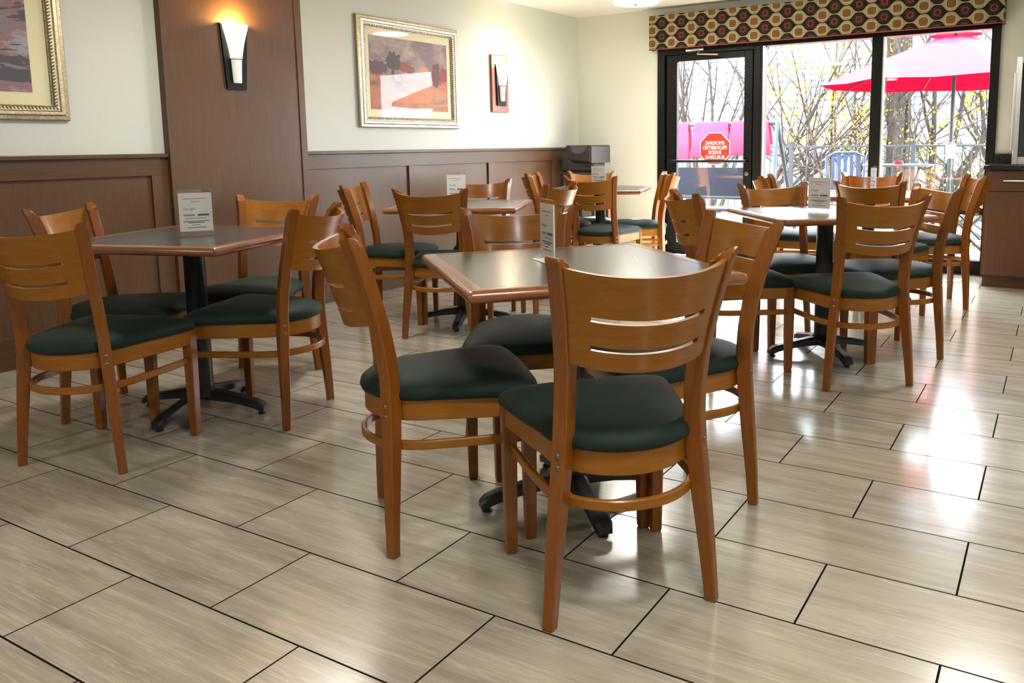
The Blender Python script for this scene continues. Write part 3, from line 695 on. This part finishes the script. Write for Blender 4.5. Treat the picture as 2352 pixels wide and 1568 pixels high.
# ================================================================ smoking sign on the door glass
sg = thing('smoking_sign', 'red octagonal no smoking sign on the glass door, lettering seen reversed', 'sign', (-3.022, YB + .021, 1.031))
def octo(r_, y0, y1):
    q = r_ / math.cos(R(22.5)); return MB().loft([[(q * math.cos(R(22.5 + 45 * k)), y, q * math.sin(R(22.5 + 45 * k))) for k in range(8)] for y in (y0, y1)])
obj('white_border', octo(.150, -.0010, .0006), 'white', sg)
pr = obj('red_panel', octo(.143, -.0016, -.0010), plain('red_sign', (.55, .035, .025), .4), sg)
for i, (tx, z) in enumerate((('SMOKING', .052), ('PROHIBITED', .008), ('INSIDE', -.036), ('BUILDING', -.080))):
    tm = text_mesh(tx, .047, .0003, .0012); tm.materials.clear(); tm.materials.append(M['white'])
    for v_ in tm.vertices: v_.co.x *= -1
    tm.flip_normals()
    o = obj('lettering', tm, 'white', pr, loc=(0, -.0020, z)); o.rotation_euler = (R(90), 0, 0); o.scale = (.92, 1, 1)

# ================================================================ patio and beyond
struct('trim_5', MB().b2(-12, 6, YB + .15, 12.6, -.14, -.04), 'patio')
g2 = MB(); g2.b2(-30, 16, 12.6, 18.4, -.9, -.5); o = obj('leaf_litter', g2, 'litter', None, kind='stuff', label='orange and pale leaf litter on the ground beyond the patio railing', category='ground')
rl = thing('metal_railing', 'grey metal patio railing with thin upright bars', 'railing', (0, 12.35, -.04))
obj('top_rail', MB().b2(-7.2, .9, -.02, .02, 1.04, 1.07, .003), 'greym', rl)
obj('bottom_rail', MB().b2(-7.2, .9, -.015, .015, .10, .125, .003), 'greym', rl)
for x in (-7.2, -5.55, -3.86, -2.13, -.35, .9):
    q = obj('post', MB().b2(x - .03, x + .03, -.03, .03, 0, 1.11, .003), 'greym', rl); obj('cap', MB().b2(x - .036, x + .036, -.036, .036, 1.11, 1.125, .002).lathe([(.008, 1.125), (.014, 1.14), (.004, 1.16)], (x, 0, 0), 10), 'greym', q)
x = -7.1
bal = None
while x < .85:
    if all(abs(x - p_) > .05 for p_ in (-5.55, -3.86, -2.13, -.35)):
        if bal is None: bal = obj('baluster', MB().b2(-.007, .007, -.007, .007, .125, 1.04), 'greym', rl, loc=(x, 0, 0))
        else:
            c_ = bal.copy(); C.objects.link(c_); c_.location = (x, 0, 0)
    x += .112
# porch swing with cushions thrown over its top bar
sw = thing('porch_swing', 'grey metal patio swing frame with a dark blue sling, outside the glass door', 'swing', (0, 9.15, -.04))
obj('top_bar', MB().tube([(-4.75, 0, 1.34), (-3.03, 0, 1.34)], .024, 12), 'greym', sw)
for x in (-4.75, -3.03):
    for s in (-1, 1): obj('leg', MB().tube([(x, 0, 1.36), (x + (.10 if x > -4 else -.1), s * .48, 0)], .024, 10), 'blue' if s < 0 else 'greym', sw)
obj('sling', MB().b2(-4.62, -3.28, -.02, -.012, .51, .84, .002), 'sling', sw, label='dark blue sling panel')
obj('seat_rail', MB().tube([(-4.66, -.02, .49), (-3.22, -.02, .49)], .022, 10), 'greym', sw)
obj('seat_sling', MB().b2(-4.62, -3.28, -.44, -.02, .36, .375, .003), 'sling', sw)
for x in (-4.60, -3.28): obj('hanger', MB().tube([(x, -.02, 1.33), (x, -.02, .49), (x, -.44, .37)], .008, 6), 'greym', sw)
def cushion(x0, x1, skew, z0, label):
    t = MB(); prof = [(-.085, z0), (-.10, z0 + .02), (-.085, z0 + .2), (-.05, 1.34), (-.02, 1.375), (.03, 1.375), (.06, 1.34), (.09, z0 + .25), (.09, z0 + .12), (.03, z0 + .12), (.03, 1.30), (-.03, 1.30), (-.035, z0 + .2), (-.03, z0)]
    rings = []
    for f, sc in ((0, .97), (.04, 1), (.5, 1.0), (.96, 1), (1, .97)):
        rings.append([(x0 + (x1 - x0) * f + skew * (1.34 - z) * (f - .5) * 2, y * (1.15 if .1 < f < .9 else .85), z) for y, z in prof])
    t.loft(rings)
    o = obj('seat_cushion', t, 'pink', None, loc=(0, 9.15, -.04), angle=60, label=label, category='cushion', group='faded red cushions over the swing bar')
    ob = obj('button', MB().lathe([(.014, 0), (.012, .005), (.004, .008)], (0, 0, 0), 12), 'pink', o, loc=((x0 + x1) / 2 - .02, -.105, 1.16)); ob.rotation_euler = (R(90), 0, 0)
cushion(-4.66, -4.10, .06, .90, 'pinkish red cushion over the swing bar, leftmost behind the glass door')
cushion(-4.02, -3.60, .10, .95, 'pinkish red cushion over the swing bar, behind the no smoking sign')
cushion(-3.555, -3.12, .12, .98, 'pinkish red cushion over the swing bar, next to the slanted swing leg')
# umbrella
um = thing('patio_umbrella', 'red patio umbrella, open, outside the right window', 'umbrella', (-1.30, 9.72, -.04))
NS = 8; ra, zr, za = 1.37, 1.735, 2.255
def uc(k, f, z): a = R(22.5 + 45 * k); return (ra * f * math.cos(a), ra * f * math.sin(a), z)
def umbrella_cloth(dz, fe):
    cn = MB()
    def zz(f): return za - (za - zr) * (f ** 1.08) - dz
    for k in range(NS):
        for f0, f1 in ((.12, .4), (.4, .7), (.7, fe)):
            pts = [uc(k, f0, zz(f0)), uc(k, f1, zz(f1)), uc(k + 1, f1, zz(f1)), uc(k + 1, f0, zz(f0))]
            mid0 = Vector(pts[0]).lerp(Vector(pts[3]), .5) - Vector((0, 0, .02 * f0)); mid1 = Vector(pts[1]).lerp(Vector(pts[2]), .5) - Vector((0, 0, .02 * f1))
            cn.face(cn.verts([pts[0], pts[1], mid1, mid0])); cn.face(cn.verts([mid0, mid1, pts[2], pts[3]]))
    return cn
obj('canopy', umbrella_cloth(0, 1.0), 'redcloth', um, angle=20)
obj('canopy_shaded_underside', umbrella_cloth(.008, 1.0), plain('shaded_cloth_red', (.22, .0006, .009), .9, Specular_IOR_Level=0.0), um, angle=20)  # underside of the same cloth; its shade is put into this deeper red
vt = MB(); tip = vt.verts([(0, 0, za + .035)])[0]; rg = vt.verts([uc(k, .20, za - .03) for k in range(NS)])
for k in range(NS): vt.face([tip, rg[k], rg[(k + 1) % NS]])
obj('vent', vt, 'redcloth', um)
obj('pole', MB().lathe([(.021, .05), (.021, 2.24), (.012, 2.26), (.012, 2.34)], (0, 0, 0), 14), 'greym', um)
obj('crank', MB().lathe([(.030, .93), (.040, .95), (.045, 1.03), (.055, 1.05), (.055, 1.08), (.03, 1.11)], (0, 0, 0), 16).tube([(-.03, 0, .97), (-.10, -.02, .96), (-.10, -.02, .93)], .007, 6), plain('crank_metal', (.10, .10, .11), .3), um)
for k in range(NS): 
    obj('rib', MB().tube([(0, 0, za - .04), uc(k, 1.0, zr - .012)], .007, 6), 'greym', um)
obj('base', MB().lathe([(.25, 0), (.25, .04), (.10, .07), (.035, .09), (.035, .32)], (0, 0, 0), 24), 'greym', um)
# patio furniture
pt = thing('patio_bistro_table', 'dark round patio table with a red ashtray, outside the right window', 'table', (-1.90, 10.05, -.04))
obj('tabletop', MB().lathe([(.0, .838), (.37, .838), (.385, .848), (.385, .858), (.0, .862)], (0, 0, 0), 36), 'greym', pt)
for a in (0, 90, 180, 270): obj('leg', MB().tube([(.26 * math.cos(R(a + 30)), .26 * math.sin(R(a + 30)), .84), (.12 * math.cos(R(a + 30)), .12 * math.sin(R(a + 30)), .4), (.3 * math.cos(R(a + 30)), .3 * math.sin(R(a + 30)), 0)], .013, 8), 'greym', pt)
obj('ashtray', MB().lathe([(.0, 0), (.045, 0), (.055, .035), (.048, .035), (.04, .01), (0, .01)], (0, 0, 0), 20), plain('red_glass', (.5, .01, .03), .3), None, loc=(-1.88, 10.0, .822), label='small red ashtray on the dark round patio table', category='ashtray')
bc = thing('patio_armchair', 'blue slatted metal patio armchair outside the middle window', 'chair', (-2.58, 10.55, -.04), R(200))
fr = MB(); fr.tube([(-.22, -.20, .40), (-.235, -.28, .93), (-.12, -.30, .985), (.12, -.30, .985), (.235, -.28, .93), (.22, -.20, .40)], .018, 8)
obj('back_frame', fr, 'blue', bc)
for x in (-.15, -.075, 0, .075, .15): obj('back_slat', MB().loft([[(x + a * .022, y + b_ * .006, z) for a, b_ in ((1, 1), (-1, 1), (-1, -1), (1, -1))] for y, z in ((-.20, .42), (-.265, .80), (-.298, .97))]), 'blue', bc)
obj('seat', MB().b2(-.23, .23, -.20, .25, .39, .415, .006), 'blue', bc)
for s in (-1, 1):
    obj('armrest', MB().tube([(s * .235, -.24, .65), (s * .26, .10, .655), (s * .26, .24, .62)], .016, 8), 'blue', bc)
    obj('leg', MB().tube([(s * .255, .22, .63), (s * .255, .24, 0)], .014, 8), 'greym', bc); obj('leg', MB().tube([(s * .23, -.21, .42), (s * .24, -.30, 0)], .014, 8), 'greym', bc)
def xtable(loc, rz, w_, label):
    t = thing('patio_side_table', label, 'table', loc, rz, 'wood topped patio tables')
    obj('tabletop', MB().b2(-w_ / 2, w_ / 2, -.25, .25, .50, .54, .004), 'orange', t)
    for s in (-1, 1):
        y = s * .21
        obj('leg', MB().b2(-w_ / 2 + .02, -w_ / 2 + .06, y - .02, y + .02, 0, .5), 'greym', t); obj('leg', MB().b2(w_ / 2 - .06, w_ / 2 - .02, y - .02, y + .02, 0, .5), 'greym', t)
        obj('brace', MB().tube([(-w_ / 2 + .05, y, .48), (0, y, .28), (w_ / 2 - .05, y, .48)], .017, 6).tube([(-w_ / 2 + .05, y, .04), (0, y, .24), (w_ / 2 - .05, y, .04)], .017, 6), 'greym', t)
    obj('shelf', MB().b2(-w_ / 2 + .03, w_ / 2 - .03, -.2, .2, .12, .15, .003), 'orange', t)
xtable((-1.60, 8.75, -.04), 0, .62, 'low wood topped patio table with crossed dark legs, behind the far window chair')
xtable((-.98, 8.75, -.04), 0, .50, 'low wood topped patio table with crossed dark legs, beside the umbrella pole')
lc = thing('folding_chair', 'reclining metal patio chair leaning at the right end of the window', 'chair', (-1.02, 10.3, -.04), R(0))
for s in (-1, 1):
    obj('side_rail', MB().tube([(-.05, s * .25, .35), (.17, s * .25, 1.0)], .014, 8), 'greym', lc)
    obj('leg', MB().tube([(-.45, s * .25, .40), (.12, s * .25, 0)], .013, 8), 'greym', lc); obj('leg', MB().tube([(-.40, s * .25, 0), (0, s * .25, .42)], .013, 8), 'greym', lc)
obj('backrest', MB().loft([[(-.05, -.24, .35), (-.05, .24, .35), (-.03, .24, .35), (-.03, -.24, .35)], [(.16, -.24, .98), (.16, .24, .98), (.18, .24, .98), (.18, -.24, .98)]]), plain('pale_sling', (.35, .34, .33), .7), lc)
obj('seat', MB().b2(-.47, -.04, -.24, .24, .385, .40, .003), plain('pale_sling_seat', (.35, .34, .33), .7), lc)
# house roof across the gap
bl = thing('house', 'neighbouring house with a pale shingled roof behind the bare trees', 'house', (-6, 18.5, 0))
ro = obj('roof', MB().b2(-14, 11, 0, 11.5, -.05, .05), 'roof', bl, loc=(0, 0, .75)); ro.rotation_euler = (R(33), 0, 0)
obj('wall', MB().b2(-13.6, 10.6, .5, .7, -.9, 1.0), plain('pale_siding', (.30, .30, .29), .8), bl)
# trees
def stem(mb, p, d, L, r_, depth, rng, wob=.22, up=0.02):
    path = [p.copy()]; rads = [r_]; q = p.copy(); dd = d.normalized(); n = 8
    kids = []
    for i in range(n):
        dd = (dd + Vector((rng.uniform(-1, 1), rng.uniform(-.6, .6), rng.uniform(-1, 1))) * wob * .35 + Vector((0, 0, up))).normalized()
        q = q + dd * L / n; path.append(q.copy()); rads.append(r_ * (1 - .8 * (i + 1) / n))
        if depth > 0 and i >= 1 and rng.random() < .75: kids.append((q.copy(), dd.copy(), L * (1 - i / n) * .75, rads[-1] * .7))
    mb.tube(path, rads, 5 if r_ > .02 else 4)
    for a, b_, c_, e in kids:
        side = Vector((rng.uniform(-1, 1), rng.uniform(-.5, .5), rng.uniform(-.3, .9))).normalized()
        stem(mb, a, (b_ + side * .9), c_ * rng.uniform(.6, 1.0), e, depth - 1, rng, wob, up)
    return path
def tree(name, x, y, stems, seed, label, cat='tree', leaves=0, mat='bark', lmat='leafy', lz=(1.4, 3.2), lx=1.2, depth=2, lsize=.05):
    rng = random.Random(seed); t = thing(name, label, cat, (x, y, -.5), 0, 'bare trees beyond the railing')
    b_ = MB(); tips = []
    for (dx, dz, L, r_) in stems: tips += stem(b_, Vector((rng.uniform(-.12, .12), rng.uniform(-.1, .1), -.02)), Vector((dx, rng.uniform(-.15, .15), dz)), L, r_, depth, rng)
    obj('branches', b_, mat, t, angle=60)
    if leaves:
        l = MB(); cl = [q for q in tips if q.z > lz[0] + .5 - .5]
        for i in range(leaves):
            q = rng.choice(cl) if i % 3 else None
            if q is None or i % 23 == 0: base = rng.choice(cl)
            base = rng.choice(cl) if i % 18 == 0 or i == 0 else base
            c_ = base + Vector((rng.gauss(0, .14), rng.gauss(0, .14), rng.gauss(0, .10)))
            e = Euler((rng.uniform(0, 6), rng.uniform(0, 6), rng.uniform(0, 6))).to_matrix(); s_ = lsize * rng.uniform(.5, 1.1)
            vv = l.verts([c_ + e @ Vector(k_) * s_ for k_ in ((-.5, 0, 0), (0, -.35, 0), (.6, 0, .1), (0, .35, 0))]); l.face(vv)
        obj('foliage', l, lmat, t)
def fan(n, a0, a1, L, r_, seed):
    rg_ = random.Random(seed); return [(math.cos(R(a0 + (a1 - a0) * i / max(1, n - 1) + rg_.uniform(-4, 4))), math.sin(R(a0 + (a1 - a0) * i / max(1, n - 1))), L * rg_.uniform(.75, 1.1), r_ * rg_.uniform(.6, 1.1)) for i in range(n)]
tree('large_tree', -2.62, 13.9, [(0.02, 1, 6.0, .17), (-.05, 1, 5.6, .10), (.05, 1, 5, .09)], 3, 'thick ivy-covered tree trunk seen through the right window', depth=1, leaves=900, lmat='leafg', lsize=.05)
tree('leaning_tree', -2.35, 14.6, fan(5, 48, 82, 5.0, .075, 5), 5, 'group of leaning grey trunks right of the thick trunk', leaves=150)
tree('shrub', -5.15, 13.6, fan(9, 30, 62, 5.0, .034, 8), 8, 'leaning bare shrub stems fanning right beside the swing leg', 'shrub', leaves=500, lmat='leafg')
tree('shrub', -5.9, 14.2, fan(8, 70, 128, 4.8, .046, 11), 11, 'bare shrub with branching stems behind the glass door', 'shrub', leaves=120, lmat='leafg')
tree('sapling', -3.70, 14.4, fan(6, 55, 118, 4.2, .038, 14), 14, 'small tree with yellow autumn leaves behind the middle window', leaves=2400, mat='bark', lsize=.06)
tree('sapling', -3.50, 13.3, [(-.05, 1, 2.6, .034), (.25, 1, 2.2, .02)], 17, 'thin reddish sapling behind the middle window', mat='barkr', leaves=300)
tree('leaning_tree', -2.95, 13.5, [(-.72, .75, 4.2, .040), (-.25, 1, 3.8, .035), (.1, 1, 3.4, .03), (.5, .9, 3.2, .03)], 21, 'dark bare tree leaning left across the middle window', leaves=200)
tree('bush', -1.3, 14.0, fan(12, 20, 150, 2.3, .026, 25), 25, 'tangled low bush behind the railing at the right', 'shrub', leaves=1500, lmat='leafg', lz=(.2, 2), lsize=.06)
tree('leaning_tree', -.9, 15.5, fan(6, 100, 155, 4.4, .045, 31), 31, 'bare branches reaching in from the right behind the umbrella pole', leaves=60)
